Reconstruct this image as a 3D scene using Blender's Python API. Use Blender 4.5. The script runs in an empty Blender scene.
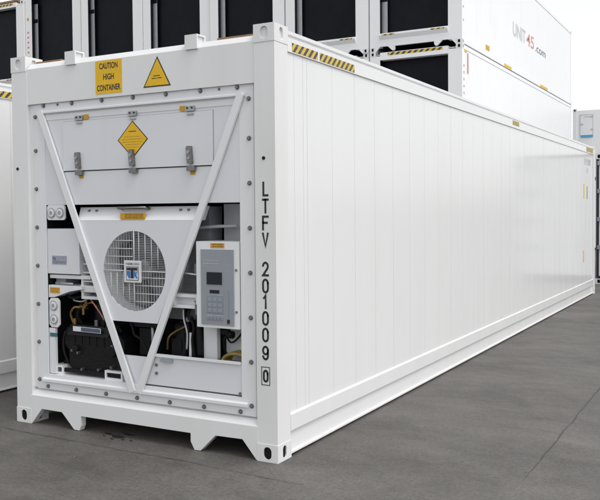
import bpy, bmesh, math, random
from mathutils import Vector, Matrix, Euler
random.seed(7)
sc = bpy.context.scene
C = sc.collection
RAD = math.radians

# ------------------------------------------------------------------ camera
CAM = Vector((2.74364, -4.53241, 1.66195))
EUL = Euler((1.54197, 0.00783, 0.49593), 'XYZ')
FPX, PPX, PPY = 808.432, 314.845, 234.914          # focal length and principal point in photo pixels (600 x 500)
cd = bpy.data.cameras.new('camera'); cam = bpy.data.objects.new('camera', cd); C.objects.link(cam)
cam.location = CAM; cam.rotation_euler = EUL
cd.sensor_width = 36; cd.lens = FPX * 36 / 600
cd.shift_x = -(PPX - 300) / 600; cd.shift_y = (PPY - 250) / 600
cd.clip_end = 2000
sc.camera = cam
# ------------------------------------------------------------------ sky, sun, exposure
SUN_EL, SUN_AZ = 60, 100          # azimuth clockwise from +Y
w = bpy.data.worlds.new('World'); sc.world = w; w.use_nodes = True
nt = w.node_tree; bg = nt.nodes['Background']
sky = nt.nodes.new('ShaderNodeTexSky'); sky.sky_type = 'NISHITA'; sky.sun_disc = False
sky.sun_elevation = RAD(SUN_EL); sky.sun_rotation = RAD(SUN_AZ)
sky.air_density = 1.0; sky.dust_density = 2.0; sky.ozone_density = 1.0
hs = nt.nodes.new('ShaderNodeHueSaturation'); hs.inputs['Saturation'].default_value = 0.12
nt.links.new(sky.outputs[0], hs.inputs['Color']); nt.links.new(hs.outputs[0], bg.inputs[0])
bg.inputs[1].default_value = 0.15
sd = bpy.data.lights.new('sun', 'SUN'); sun = bpy.data.objects.new('sun', sd); C.objects.link(sun)
sd.energy = 0.5; sd.angle = RAD(25); sd.color = (1, 0.975, 0.95)
sdir = Vector((math.sin(RAD(SUN_AZ)) * math.cos(RAD(SUN_EL)), math.cos(RAD(SUN_AZ)) * math.cos(RAD(SUN_EL)), math.sin(RAD(SUN_EL))))
sun.rotation_euler = sdir.to_track_quat('Z', 'Y').to_euler()
sun.location = (12, 6, 20)
sc.view_settings.view_transform = 'Standard'; sc.view_settings.look = 'None'
sc.view_settings.exposure = 0.68; sc.view_settings.gamma = 1.0

# ------------------------------------------------------------------ pixel helpers (a pixel gives a direction, the plane the distance)
MR = EUL.to_matrix()
def ray(x, y): return MR @ Vector(((x - PPX) / FPX, -(y - PPY) / FPX, -1))
def fr(x, y, Y=0.0):
    d = ray(x, y); q = CAM + d * ((Y - CAM.y) / d.y); return (q.x, q.z)
def frp(pts, Y=0.0): return [fr(x, y, Y) for x, y in pts]
def gnd(x, y):
    d = ray(x, y); q = CAM + d * (-CAM.z / d.z); return (q.x, q.y)

# ------------------------------------------------------------------ materials
def nodes(name):
    m = bpy.data.materials.new(name); m.use_nodes = True
    n = m.node_tree.nodes; return m, n, m.node_tree.links, n['Principled BSDF']
def mat(name, col, rough=0.5, metal=0.0, var=0.06, scale=4.0, bump=0.0, bscale=40.0, coat=0.0):
    m, n, l, b = nodes(name)
    b.inputs['Roughness'].default_value = rough; b.inputs['Metallic'].default_value = metal
    b.inputs['Coat Weight'].default_value = coat
    tc = n.new('ShaderNodeTexCoord'); nz = n.new('ShaderNodeTexNoise')
    nz.inputs['Scale'].default_value = scale; nz.inputs['Detail'].default_value = 6; nz.inputs['Roughness'].default_value = .65
    l.new(tc.outputs['Object'], nz.inputs['Vector'])
    cr = n.new('ShaderNodeValToRGB')
    cr.color_ramp.elements[0].position = .3; cr.color_ramp.elements[1].position = .7
    cr.color_ramp.elements[0].color = (*[c * (1 - var) for c in col], 1)
    cr.color_ramp.elements[1].color = (*[min(1, c * (1 + var * .5)) for c in col], 1)
    l.new(nz.outputs[0], cr.inputs[0]); l.new(cr.outputs[0], b.inputs['Base Color'])
    if bump:
        nb = n.new('ShaderNodeTexNoise'); nb.inputs['Scale'].default_value = bscale; nb.inputs['Detail'].default_value = 3
        l.new(tc.outputs['Object'], nb.inputs['Vector'])
        bp = n.new('ShaderNodeBump'); bp.inputs['Strength'].default_value = bump; bp.inputs['Distance'].default_value = .01
        l.new(nb.outputs[0], bp.inputs['Height']); l.new(bp.outputs[0], b.inputs['Normal'])
    return m
def paint(name, col, rough, dirt=0.12, wave=0.0, rvar=.14, st=(14, 14, .7), world=False):
    """white container enamel: faint clouding, thin vertical streaks, small scuffs"""
    m, n, l, b = nodes(name)
    tc = n.new('ShaderNodeTexCoord'); vec = n.new('ShaderNodeNewGeometry').outputs['Position'] if world else tc.outputs['Object']
    n1 = n.new('ShaderNodeTexNoise'); n1.inputs['Scale'].default_value = 1.3; n1.inputs['Detail'].default_value = 5
    l.new(vec, n1.inputs['Vector'])
    mp = n.new('ShaderNodeMapping'); mp.inputs['Scale'].default_value = st; l.new(vec, mp.inputs['Vector'])
    n2 = n.new('ShaderNodeTexNoise'); n2.inputs['Scale'].default_value = 1.0; n2.inputs['Detail'].default_value = 4; l.new(mp.outputs[0], n2.inputs['Vector'])
    n3 = n.new('ShaderNodeTexNoise'); n3.inputs['Scale'].default_value = 55; n3.inputs['Detail'].default_value = 3; l.new(vec, n3.inputs['Vector'])
    def rng(src, lo, hi):
        r = n.new('ShaderNodeMapRange'); r.inputs[1].default_value = lo; r.inputs[2].default_value = hi; l.new(src, r.inputs[0]); return r.outputs[0]
    def mth(op, a, v):
        r = n.new('ShaderNodeMath'); r.operation = op; l.new(a, r.inputs[0])
        if isinstance(v, float): r.inputs[1].default_value = v
        else: l.new(v, r.inputs[1])
        return r.outputs[0]
    f = mth('MULTIPLY', rng(n1.outputs[0], .35, .75), rng(n2.outputs[0], .4, .75))
    s = mth('MULTIPLY', rng(n3.outputs[0], .66, .74), .9)
    f = mth('ADD', f, mth('MULTIPLY', s, rng(n1.outputs[0], .5, .65)))
    f = mth('MINIMUM', f, 1.0)
    mx = n.new('ShaderNodeMix'); mx.data_type = 'RGBA'
    mx.inputs['A'].default_value = (*col, 1); mx.inputs['B'].default_value = (col[0] * (1 - dirt), col[1] * (1 - dirt * 1.06), col[2] * (1 - dirt * 1.2), 1)
    l.new(f, mx.inputs['Factor']); l.new(mx.outputs['Result'], b.inputs['Base Color'])
    rr = n.new('ShaderNodeMapRange'); rr.inputs[3].default_value = rough; rr.inputs[4].default_value = rough + rvar; l.new(n2.outputs[0], rr.inputs[0]); l.new(rr.outputs[0], b.inputs['Roughness'])
    if wave:
        nb = n.new('ShaderNodeTexNoise'); nb.inputs['Scale'].default_value = 1.0; nb.inputs['Detail'].default_value = 1.5
        m2 = n.new('ShaderNodeMapping'); m2.inputs['Scale'].default_value = (3.2, 3.2, .7); l.new(vec, m2.inputs['Vector']); l.new(m2.outputs[0], nb.inputs['Vector'])
        bp = n.new('ShaderNodeBump'); bp.inputs['Strength'].default_value = wave; bp.inputs['Distance'].default_value = .02
        l.new(nb.outputs[0], bp.inputs['Height']); l.new(bp.outputs[0], b.inputs['Normal'])
    return m
def hazard(name, axis, period):
    m, n, l, b = nodes(name); b.inputs['Roughness'].default_value = .4
    tc = n.new('ShaderNodeTexCoord'); sx = n.new('ShaderNodeSeparateXYZ'); l.new(tc.outputs['Object'], sx.inputs[0])
    a = n.new('ShaderNodeMath'); a.operation = 'SUBTRACT'; l.new(sx.outputs[axis], a.inputs[0]); l.new(sx.outputs[2], a.inputs[1])
    d = n.new('ShaderNodeMath'); d.operation = 'DIVIDE'; l.new(a.outputs[0], d.inputs[0]); d.inputs[1].default_value = period
    f = n.new('ShaderNodeMath'); f.operation = 'FRACT'; l.new(d.outputs[0], f.inputs[0])
    g = n.new('ShaderNodeMath'); g.operation = 'GREATER_THAN'; l.new(f.outputs[0], g.inputs[0]); g.inputs[1].default_value = .52
    nz = n.new('ShaderNodeTexNoise'); nz.inputs['Scale'].default_value = 60; l.new(tc.outputs['Object'], nz.inputs['Vector'])
    mx = n.new('ShaderNodeMix'); mx.data_type = 'RGBA'; l.new(g.outputs[0], mx.inputs['Factor'])
    mx.inputs['A'].default_value = (.68, .46, .03, 1); mx.inputs['B'].default_value = (.03, .03, .03, 1)
    m2 = n.new('ShaderNodeMix'); m2.data_type = 'RGBA'; m2.inputs['B'].default_value = (.6, .58, .5, 1)
    r = n.new('ShaderNodeMapRange'); r.inputs[1].default_value = .6; r.inputs[2].default_value = .75; r.inputs[4].default_value = .6
    l.new(nz.outputs[0], r.inputs[0]); l.new(r.outputs[0], m2.inputs['Factor']); l.new(mx.outputs['Result'], m2.inputs['A']); l.new(m2.outputs['Result'], b.inputs['Base Color'])
    return m
M = {}
M['white'] = paint('white_enamel', (.775, .775, .77), .3, .10, 0, .12, (6, 6, .5))
M['side'] = paint('white_side_enamel', (.785, .785, .78), .10, .035, .22, .06, (3, 3, .35), True)
M['unit'] = paint('unit_enamel', (.71, .725, .75), .32, .07, 0, .1, (5, 5, .5))
M['unitw'] = paint('unit_white', (.77, .78, .79), .3, .08, 0, .1, (5, 5, .5))
M['farw'] = paint('stack_enamel_glare', (.87, .875, .88), .3, .05, 0, .1, (4, 4, .4))  # background enamel lightened: veiling glare put into its colour
M['dark'] = mat('dark_panel', (.0065, .0075, .0115), .42, 0, .3, 3, .4, 2.5)
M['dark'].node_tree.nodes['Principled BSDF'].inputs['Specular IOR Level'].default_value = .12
M['bay'] = mat('bay_shade_dark', (.014, .0145, .016), .6, 0, .3, 6)  # shade of the recess put into the colour; floors, tank and trough share it
M['black'] = mat('black_casting', (.008, .008, .009), .45, 0, .3, 12, .3, 80)
M['rubber'] = mat('black_rubber', (.010, .010, .011), .6, 0, .2, 30)
M['hole_fill'] = mat('hole_shade', (.008, .008, .009), .8, 0, .2, 30)  # black that paints the shade inside the casting holes
for q in ('black', 'bay', 'rubber', 'hole_fill'): M[q].node_tree.nodes['Principled BSDF'].inputs['Specular IOR Level'].default_value = .22
M['bolt'] = mat('grey_bolt_steel', (.20, .205, .215), .4, .25, .3, 60)
M['steel'] = mat('stainless_steel', (.24, .235, .23), .35, .85, .25, 40)
M['alu'] = mat('brushed_aluminium', (.40, .41, .42), .4, .6, .15, 30)
M['fin'] = mat('fan_grey', (.42, .42, .415), .5, .2, .2, 10)
M['wire'] = paint('grille_wire_white', (.60, .61, .62), .4, .1)
M['brass'] = mat('dull_brass', (.34, .22, .08), .35, .8, .3, 30)
M['coil'] = mat('yellow_cable', (.36, .26, .07), .5, 0, .2, 30)
M['yellow'] = mat('yellow_sticker', (.80, .48, .004), .5, 0, .08, 12)
M['orange'] = mat('amber_sticker', (.62, .32, .012), .5, 0, .12, 30)
M['ink'] = mat('black_print', (.016, .016, .017), .45, 0, .2, 40)
M['inkgrey'] = mat('grey_print', (.56, .57, .58), .5, 0, .2, 40)
M['inkred'] = mat('red_print', (.68, .27, .22), .5, 0, .2, 40)
M['inkblue'] = mat('dark_blue_print', (.09, .11, .18), .5, 0, .2, 40)
M['blue'] = mat('blue_print', (.03, .19, .55), .4, 0, .1, 30)
M['label'] = mat('white_label', (.74, .75, .76), .4, 0, .06, 30)
M['greylabel'] = mat('grey_label', (.33, .36, .42), .4, 0, .25, 80)
M['panelgrey'] = mat('controller_grey', (.29, .31, .345), .38, 0, .05, 6)
M['keypad'] = mat('keypad_grey', (.24, .27, .325), .5, 0, .05, 30)
M['screen'] = mat('display_glass', (.018, .022, .028), .12, 0, .1, 10)
M['teal'] = mat('teal_sticker', (.03, .16, .20), .5, 0, .2, 30)
M['hazY'] = hazard('hazard_stripes_side', 1, .072)
M['hazX'] = hazard('hazard_stripes_end', 0, .16)
M['brown'] = mat('weathered_plywood', (.28, .17, .09), .8, 0, .25, 9)
M['gasket'] = mat('door_gasket', (.022, .024, .045), .5, 0, .2, 20)
M['bar'] = mat('grey_bar', (.36, .38, .42), .45, .2, .15, 20)
M['lightblue'] = mat('light_blue_panel', (.10, .40, .62), .45, 0, .1, 20)

# ------------------------------------------------------------------ mesh helpers; everything is given in world metres, stored relative to ORG (its thing's base)
ORG = [Vector((0, 0, 0))]
def thing(name, label, cat, loc, group=None):
    o = bpy.data.objects.new(name, None); o.empty_display_size = .2; C.objects.link(o); o.location = loc
    o['label'] = label; o['category'] = cat
    if group: o['group'] = group
    ORG[0] = Vector(loc); return o
def mk(name, bm, m, parent, bevel=0.0, segs=2, smooth=False, keep=False):
    if bevel:
        es = [e for e in bm.edges if len(e.link_faces) == 2 and e.calc_face_angle(0) > .5]
        bmesh.ops.bevel(bm, geom=es, offset=bevel, segments=segs, affect='EDGES', clamp_overlap=True, profile=.5)
    bmesh.ops.recalc_face_normals(bm, faces=bm.faces[:])
    if not keep: bmesh.ops.translate(bm, verts=bm.verts[:], vec=-ORG[0])
    me = bpy.data.meshes.new(name); bm.to_mesh(me); bm.free()
    if m: me.materials.append(m)
    if smooth:
        for p in me.polygons: p.use_smooth = True
    o = bpy.data.objects.new(name, me); C.objects.link(o); o.parent = parent
    return o
def put(name, me, pos, parent, rot=None, scale=None):       # one more object that shares mesh data, at a world position
    o = bpy.data.objects.new(name, me); C.objects.link(o); o.parent = parent; o.location = Vector(pos) - ORG[0]
    if rot: o.rotation_euler = rot
    if scale: o.scale = scale
    return o
def abox(bm, x0, x1, y0, y1, z0, z1):
    vs = [bm.verts.new((x, y, z)) for z in (z0, z1) for (x, y) in ((x0, y0), (x1, y0), (x1, y1), (x0, y1))]
    for f in ((3, 2, 1, 0), (4, 5, 6, 7), (0, 1, 5, 4), (1, 2, 6, 5), (2, 3, 7, 6), (3, 0, 4, 7)): bm.faces.new([vs[i] for i in f])
def box(name, x0, x1, y0, y1, z0, z1, m, parent, bevel=.003, segs=2):
    bm = bmesh.new(); abox(bm, x0, x1, y0, y1, z0, z1); return mk(name, bm, m, parent, bevel, segs)
def aprism(bm, pts, y0, y1):                # outline in X,Z, extruded along Y
    a = [bm.verts.new((x, y0, z)) for x, z in pts]; b = [bm.verts.new((x, y1, z)) for x, z in pts]
    bm.faces.new(a); bm.faces.new(b[::-1]); n = len(a)
    for i in range(n): bm.faces.new((a[i], b[i], b[(i + 1) % n], a[(i + 1) % n]))
def prism(name, pts, y0, y1, m, parent, bevel=.003, segs=2):
    bm = bmesh.new(); aprism(bm, pts, y0, y1); return mk(name, bm, m, parent, bevel, segs)
def xprism(name, pts, x0, x1, m, parent, bevel=.003):       # outline in Y,Z, extruded along X
    bm = bmesh.new()
    a = [bm.verts.new((x0, y, z)) for y, z in pts]; b = [bm.verts.new((x1, y, z)) for y, z in pts]
    bm.faces.new(a); bm.faces.new(b[::-1]); n = len(a)
    for i in range(n): bm.faces.new((a[i], b[i], b[(i + 1) % n], a[(i + 1) % n]))
    return mk(name, bm, m, parent, bevel)
def yprism(name, pts, y0, y1, m, parent, bevel=.003):       # outline in X,Z too, kept for long rails
    return prism(name, pts, y0, y1, m, parent, bevel)
def aring(bm, x0, x1, z0, z1, t, y0, y1):   # rectangular frame of width t
    o = [(x0, z0), (x1, z0), (x1, z1), (x0, z1)]
    if not isinstance(t, tuple): t = (t,) * 4     # left, right, bottom, top
    i = [(x0 + t[0], z0 + t[2]), (x1 - t[1], z0 + t[2]), (x1 - t[1], z1 - t[3]), (x0 + t[0], z1 - t[3])]
    V = [[bm.verts.new((x, y, z)) for x, z in q] for y in (y0, y1) for q in (o, i)]
    for k in range(4):
        j = (k + 1) % 4
        bm.faces.new((V[0][k], V[0][j], V[1][j], V[1][k])); bm.faces.new((V[2][k], V[3][k], V[3][j], V[2][j]))
        bm.faces.new((V[0][k], V[2][k], V[2][j], V[0][j])); bm.faces.new((V[1][k], V[1][j], V[3][j], V[3][k]))
def ring(name, x0, x1, z0, z1, t, y0, y1, m, parent, bevel=.003):
    bm = bmesh.new(); aring(bm, x0, x1, z0, z1, t, y0, y1); return mk(name, bm, m, parent, bevel)
def acyl(bm, c, r, h, axis='Y', n=20, r2=None):
    M4 = Matrix.Translation(Vector(c)) @ {'Y': Matrix.Rotation(math.pi / 2, 4, 'X'), 'X': Matrix.Rotation(math.pi / 2, 4, 'Y'), 'Z': Matrix.Identity(4)}[axis]
    bmesh.ops.create_cone(bm, cap_ends=True, segments=n, radius1=r, radius2=r if r2 is None else r2, depth=h, matrix=M4)
def cyl(name, c, r, h, m, parent, axis='Y', n=24, bevel=.002):
    bm = bmesh.new(); acyl(bm, c, r, h, axis, n); return mk(name, bm, m, parent, bevel)
def atube(bm, pts, r, n=10):
    pts = [Vector(p) for p in pts]; rings = []
    for i, p in enumerate(pts):
        d = (pts[min(i + 1, len(pts) - 1)] - pts[max(i - 1, 0)]).normalized()
        u = d.orthogonal().normalized() if i == 0 else (rings[-1][1] - d * rings[-1][1].dot(d)).normalized()
        v = d.cross(u)
        rings.append(([bm.verts.new(p + u * math.cos(a) * r + v * math.sin(a) * r) for a in [2 * math.pi * k / n for k in range(n)]], u))
    for (a, _), (b, _) in zip(rings, rings[1:]):
        for k in range(n): bm.faces.new((a[k], a[(k + 1) % n], b[(k + 1) % n], b[k]))
    bm.faces.new(rings[0][0]); bm.faces.new(rings[-1][0][::-1])
def smoothpts(pts, k=6):
    P = [Vector(p) for p in pts]; out = []
    for i in range(len(P) - 1):
        a, b, c, d = P[max(i - 1, 0)], P[i], P[i + 1], P[min(i + 2, len(P) - 1)]
        for j in range(k):
            t = j / k
            out.append(.5 * (2 * b + (c - a) * t + (2 * a - 5 * b + 4 * c - d) * t * t + (3 * b - a - 3 * c + d) * t ** 3))
    return out + [P[-1]]
def tube(name, pts, r, m, parent, n=10, curve=True):
    bm = bmesh.new(); atube(bm, smoothpts(pts) if curve else pts, r, n); return mk(name, bm, m, parent, 0, smooth=True)
def cut(o, cutters):                        # real openings
    for c in cutters:
        md = o.modifiers.new('cut', 'BOOLEAN'); md.object = c; md.operation = 'DIFFERENCE'; md.solver = 'EXACT'
    dg = bpy.context.evaluated_depsgraph_get(); dg.update()
    me = bpy.data.meshes.new_from_object(o.evaluated_get(dg)); o.modifiers.clear()
    old = o.data; o.data = me; bpy.data.meshes.remove(old)
    for c in cutters: bpy.data.objects.remove(c)
    return o
_tc = {}
def glyphs(s):
    off = .03 if s.isupper() and s.isalpha() else .012
    if s not in _tc:
        cu = bpy.data.curves.new('t', 'FONT'); cu.body = s; cu.align_x = 'LEFT'; cu.offset = off; ob = bpy.data.objects.new('t', cu); C.objects.link(ob)
        dg = bpy.context.evaluated_depsgraph_get(); dg.update()
        me = bpy.data.meshes.new_from_object(ob.evaluated_get(dg))
        vs = [(v.co.x, v.co.y) for v in me.vertices]; fs = [tuple(p.vertices) for p in me.polygons]
        bpy.data.objects.remove(ob); bpy.data.curves.remove(cu); bpy.data.meshes.remove(me)
        _tc[s] = (vs, fs)
    return _tc[s]
CAPH = max(v[1] for v in glyphs('H')[0])
def atext(bm, s, pos, h, wid=None, side='F', center=True, sx=1.0, y_off=0.0):
    vs, fs = glyphs(s); k = h / CAPH
    x0 = min(v[0] for v in vs); x1 = max(v[0] for v in vs)
    kx = k * sx if wid is None else wid / (x1 - x0)
    cx = (x0 + x1) / 2 if center else x0
    out = []
    for a, b in vs:
        u, v = (a - cx) * kx, b * k
        out.append(bm.verts.new((pos[0] + u, pos[1], pos[2] + v) if side == 'F' else (pos[0], pos[1] + u, pos[2] + v)))
    for f in fs:
        try: bm.faces.new([out[i] for i in f])
        except ValueError: pass
def arc(cx, cy, rx, ry, a0, a1, n=8): return [(cx + rx * math.cos(RAD(a0 + (a1 - a0) * k / n)), cy + ry * math.sin(RAD(a0 + (a1 - a0) * k / n))) for k in range(n + 1)]
STROKES = {'L': [[(0, 1), (0, 0), (1, 0)]], 'T': [[(0, 1), (1, 1)], [(.5, 1), (.5, 0)]], 'F': [[(1, 1), (0, 1), (0, 0)], [(0, .52), (.8, .52)]], 'V': [[(0, 1), (.5, 0), (1, 1)]],
           '2': [arc(.5, .72, .5, .28, 170, -35) + [(0, 0), (1, 0)]], '1': [[(.12, .78), (.55, 1), (.55, 0)]],
           '0': [arc(.5, .72, .5, .28, 0, 180) + arc(.5, .28, .5, .28, 180, 360) + [(1, .72)]],
           '9': [arc(.5, .72, .5, .28, 0, 180) + arc(.5, .66, .5, .26, 180, 330), [(1, .72)] + arc(.5, .28, .5, .28, 0, -165)]}
def stroke(bm, ch, pos, h, wd, t=.0145):     # painted stencil figure: every stroke a ribbon
    for line in STROKES[ch]:
        P = [Vector((pos[0] - wd / 2 + t / 2 + u * (wd - t), pos[2] + t / 2 + v * (h - t))) for u, v in line]
        prev = None
        for k, p in enumerate(P):
            d0 = (P[k] - P[k - 1]).normalized() if k else (P[1] - P[0]).normalized()
            d1 = (P[k + 1] - P[k]).normalized() if k < len(P) - 1 else d0
            q = p.copy()
            if k == 0: q = p - d1 * t / 2
            if k == len(P) - 1: q = p + d0 * t / 2
            m = (d0 + d1).normalized(); nn = Vector((-m.y, m.x)) * (t / 2) / max(.45, m.dot(d0))
            a, b = bm.verts.new((q.x + nn.x, pos[1], q.y + nn.y)), bm.verts.new((q.x - nn.x, pos[1], q.y - nn.y))
            if prev: bm.faces.new((prev[0], a, b, prev[1]))
            prev = (a, b)
def text(name, items, m, parent, side='F'):  # flat print: items are (string, pos, cap height, width); one object for each
    for it in items:
        bm = bmesh.new()
        if len(it[0]) == 1 and side == 'F':
            stroke(bm, it[0], it[1], it[2], it[3])
        else: atext(bm, it[0], it[1], it[2], it[3] if len(it) > 3 else None, side)
        bmesh.ops.translate(bm, verts=bm.verts[:], vec=-ORG[0])
        me = bpy.data.meshes.new(name); bm.to_mesh(me); bm.free(); me.materials.append(m)
        o = bpy.data.objects.new(name, me); C.objects.link(o); o.parent = parent
def dup(o, parent=None):
    c = o.copy(); C.objects.link(c); c.parent = parent
    for ch in list(o.children): dup(ch, c)
    return c

# ------------------------------------------------------------------ ground
def ground_mat():
    m, n, l, b = nodes('worn_tarmac'); tc = n.new('ShaderNodeTexCoord')
    def nz(s, d=6, r=.6):
        q = n.new('ShaderNodeTexNoise'); q.inputs['Scale'].default_value = s; q.inputs['Detail'].default_value = d; q.inputs['Roughness'].default_value = r
        l.new(tc.outputs['Object'], q.inputs['Vector']); return q.outputs[0]
    def ramp(src, *st):
        r = n.new('ShaderNodeValToRGB'); e = r.color_ramp.elements
        e[0].position, e[0].color = st[0][0], (*st[0][1], 1); e[1].position, e[1].color = st[-1][0], (*st[-1][1], 1)
        for p, c in st[1:-1]:
            k = e.new(p); k.color = (*c, 1)
        l.new(src, r.inputs[0]); return r.outputs[0]
    def mix(t, f, a, bb):
        q = n.new('ShaderNodeMix'); q.data_type = 'RGBA'; q.blend_type = t
        if isinstance(f, float): q.inputs['Factor'].default_value = f
        else: l.new(f, q.inputs['Factor'])
        l.new(a, q.inputs['A']); l.new(bb, q.inputs['B']); return q.outputs['Result']
    big = ramp(nz(.55, 7, .62), (.30, (.088, .081, .073)), (.5, (.113, .105, .096)), (.72, (.142, .132, .121)))
    mid = ramp(nz(5.5, 8, .7), (.28, (.78, .78, .78)), (.72, (1.16, 1.16, 1.16)))
    fine = ramp(nz(160, 3, .6), (.3, (.62, .62, .62)), (.7, (1.32, 1.32, 1.32)))
    c = mix('MULTIPLY', 1.0, big, mid); c = mix('MULTIPLY', 1.0, c, fine)
    spots = ramp(nz(11, 2, .5), (.70, (0, 0, 0)), (.78, (1, 1, 1)))
    sp = n.new('ShaderNodeRGB'); sp.outputs[0].default_value = (.03, .028, .027, 1)
    f2 = n.new('ShaderNodeMath'); f2.operation = 'MULTIPLY'; f2.inputs[1].default_value = .55; l.new(spots, f2.inputs[0])
    c = mix('MIX', f2.outputs[0], c, sp.outputs[0])
    fl = ramp(nz(26, 2, .5), (.765, (0, 0, 0)), (.79, (1, 1, 1)))
    lp = n.new('ShaderNodeRGB'); lp.outputs[0].default_value = (.22, .21, .2, 1)
    f3 = n.new('ShaderNodeMath'); f3.operation = 'MULTIPLY'; f3.inputs[1].default_value = .6; l.new(fl, f3.inputs[0])
    c = mix('MIX', f3.outputs[0], c, lp.outputs[0])
    mp = n.new('ShaderNodeMapping'); mp.inputs['Rotation'].default_value = (0, 0, RAD(-28)); mp.inputs['Scale'].default_value = (.75, 1.5, 1); l.new(tc.outputs['Object'], mp.inputs['Vector'])
    q = n.new('ShaderNodeTexNoise'); q.inputs['Scale'].default_value = 1.1; q.inputs['Detail'].default_value = 7; q.inputs['Roughness'].default_value = .68; l.new(mp.outputs[0], q.inputs['Vector'])
    c = mix('MULTIPLY', 1.0, c, ramp(q.outputs[0], (.33, (.66, .655, .65)), (.47, (.95, .95, .95)), (.68, (1.2, 1.2, 1.19))))
    c = mix('MULTIPLY', 1.0, c, ramp(nz(38, 4, .75), (.30, (.70, .70, .70)), (.5, (1, 1, 1)), (.72, (1.34, 1.33, 1.31))))
    l.new(c, b.inputs['Base Color'])
    rr = n.new('ShaderNodeMapRange'); rr.inputs[3].default_value = .42; rr.inputs[4].default_value = .78; l.new(nz(1.4, 5), rr.inputs[0]); l.new(rr.outputs[0], b.inputs['Roughness'])
    bp = n.new('ShaderNodeBump'); bp.inputs['Strength'].default_value = .35; bp.inputs['Distance'].default_value = .006
    l.new(nz(90, 5, .7), bp.inputs['Height']); l.new(bp.outputs[0], b.inputs['Normal'])
    return m
M['ground'] = ground_mat()
ORG[0] = Vector((0, 0, 0))
bm = bmesh.new(); v = [bm.verts.new(p) for p in ((-600, -600, 0), (600, -600, 0), (600, 600, 0), (-600, 600, 0))]; bm.faces.new(v)
ground = mk('ground', bm, M['ground'], None); ground['kind'] = 'structure'
M['tar'] = mat('joint_sealant', (.066, .061, .055), .6, 0, .35, 9, .3, 60)
def joint(p0, p1, wd, wob=.012, z=.004):
    bm = bmesh.new(); p0 = Vector(p0); p1 = Vector(p1); d = p1 - p0; L = d.length; d.normalize(); nn = Vector((-d.y, d.x))
    k = max(2, int(L / .09)); prev = None; off = 0
    for i in range(k + 1):
        off = off * .9 + random.uniform(-wob, wob) * .5; ww = wd * random.uniform(.35, 1.25) * min(1, .1 + .9 * i * L / k / .8)
        c = p0 + d * L * i / k + nn * off
        a, b = bm.verts.new((*(c - nn * ww / 2), z)), bm.verts.new((*(c + nn * ww / 2), z))
        if prev: bm.faces.new((prev[0], a, b, prev[1]))
        prev = (a, b)
    return mk('joint_sealant', bm, M['tar'], ground)
joint((-6.0, -.09), (.36, -.27), .006)
joint((1.512, .2), (1.508, 26), .007)

def blot(name, x, y, rx, ry, m, z=.004, n=22, rough=.35):
    bm = bmesh.new(); ph = [random.uniform(0, 6.28) for _ in range(4)]
    vs = []
    for k in range(n):
        a = 6.2832 * k / n; r = 1 + rough * (math.sin(2 * a + ph[0]) * .4 + math.sin(3 * a + ph[1]) * .3 + math.sin(7 * a + ph[2]) * .2 + random.uniform(-.15, .15))
        vs.append(bm.verts.new((x + rx * r * math.cos(a), y + ry * r * math.sin(a), z)))
    bm.faces.new(vs); return bm
M['oil'] = mat('old_oil', (.034, .032, .030), .45, 0, .5, 22)
for px, py, rx, ry in ((118, 437, .06, .03), (109, 434, .04, .014), (129, 435, .045, .012), (131, 441, .012, .008), (123, 440, .018, .008), (112, 439, .02, .007), (124, 433, .03, .008), (104, 436, .012, .006)):
    x, y = gnd(px, py); mk('oil_stain', blot('o', x, y, rx, ry, None), M['oil'], ground)
M['fleck'] = mat('paint_fleck', (.22, .21, .195), .7, 0, .3, 40)
bm = bmesh.new()
for k in range(150):
    if k < 26: px, py = random.gauss(415, 17), random.gauss(450, 5)
    else: px, py = random.uniform(20, 600), random.uniform(440, 500) if random.random() < .5 else random.uniform(340, 480)
    x, y = gnd(px, py)
    if x < .12 and y > -.1: continue
    r = random.choice((.003, .004, .005, .007)); a0 = random.random() * 6
    bm.faces.new([bm.verts.new((x + r * random.uniform(.5, 1.3) * math.cos(a0 + k2 * 1.05), y + r * random.uniform(.5, 1.6) * math.sin(a0 + k2 * 1.05), .0015)) for k2 in range(6)])
fk = mk('paint_flecks', bm, M['fleck'], ground); fk['kind'] = 'stuff'
# ------------------------------------------------------------------ shared pieces
def casting_mesh():
    ORG[0] = Vector((0, 0, 0))
    bm = bmesh.new(); abox(bm, -.081, .081, -.089, .089, -.059, .059); o = mk('casting', bm, M['white'], None, .007, 3)
    cs = []
    bm = bmesh.new(); abox(bm, -.056, .056, -.064, .064, -.04, .04); cs.append(mk('c', bm, None, None))
    def slot(axis, wx, hz, L):
        bm = bmesh.new(); nn = 12; pts = []
        for s in (1, -1):
            for k in range(nn + 1):
                a = math.pi * k / nn
                if s == 1: pts.append((wx * math.cos(a), (hz - wx) + wx * math.sin(a)))
                else: pts.append((-wx * math.cos(a), -(hz - wx) - wx * math.sin(a)))
        vv = []
        for e in (-L, L): vv.append([bm.verts.new({'Y': (p, e, q), 'X': (e, p, q), 'Z': (p, q, e)}[axis]) for p, q in pts])
        bm.faces.new(vv[0]); bm.faces.new(vv[1][::-1]); N = len(pts)
        for i in range(N): bm.faces.new((vv[0][i], vv[1][i], vv[1][(i + 1) % N], vv[0][(i + 1) % N]))
        return mk('c', bm, None, None)
    cs += [slot('Y', .031, .042, .2), slot('X', .024, .042, .2)]
    cut(o, cs); me = o.data; bpy.data.objects.remove(o); return me
CAST = casting_mesh(); CAST.name = 'corner_casting'
def small_mesh(name, fn, m, bevel=0, smooth=False):
    ORG[0] = Vector((0, 0, 0)); bm = bmesh.new(); fn(bm); o = mk(name, bm, m, None, bevel, smooth=smooth); me = o.data; bpy.data.objects.remove(o); return me
def _bolt(bm):
    acyl(bm, (0, -.002, 0), .0165, .004, 'Y', 16); acyl(bm, (0, -.009, 0), .0115, .012, 'Y', 6)
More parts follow.
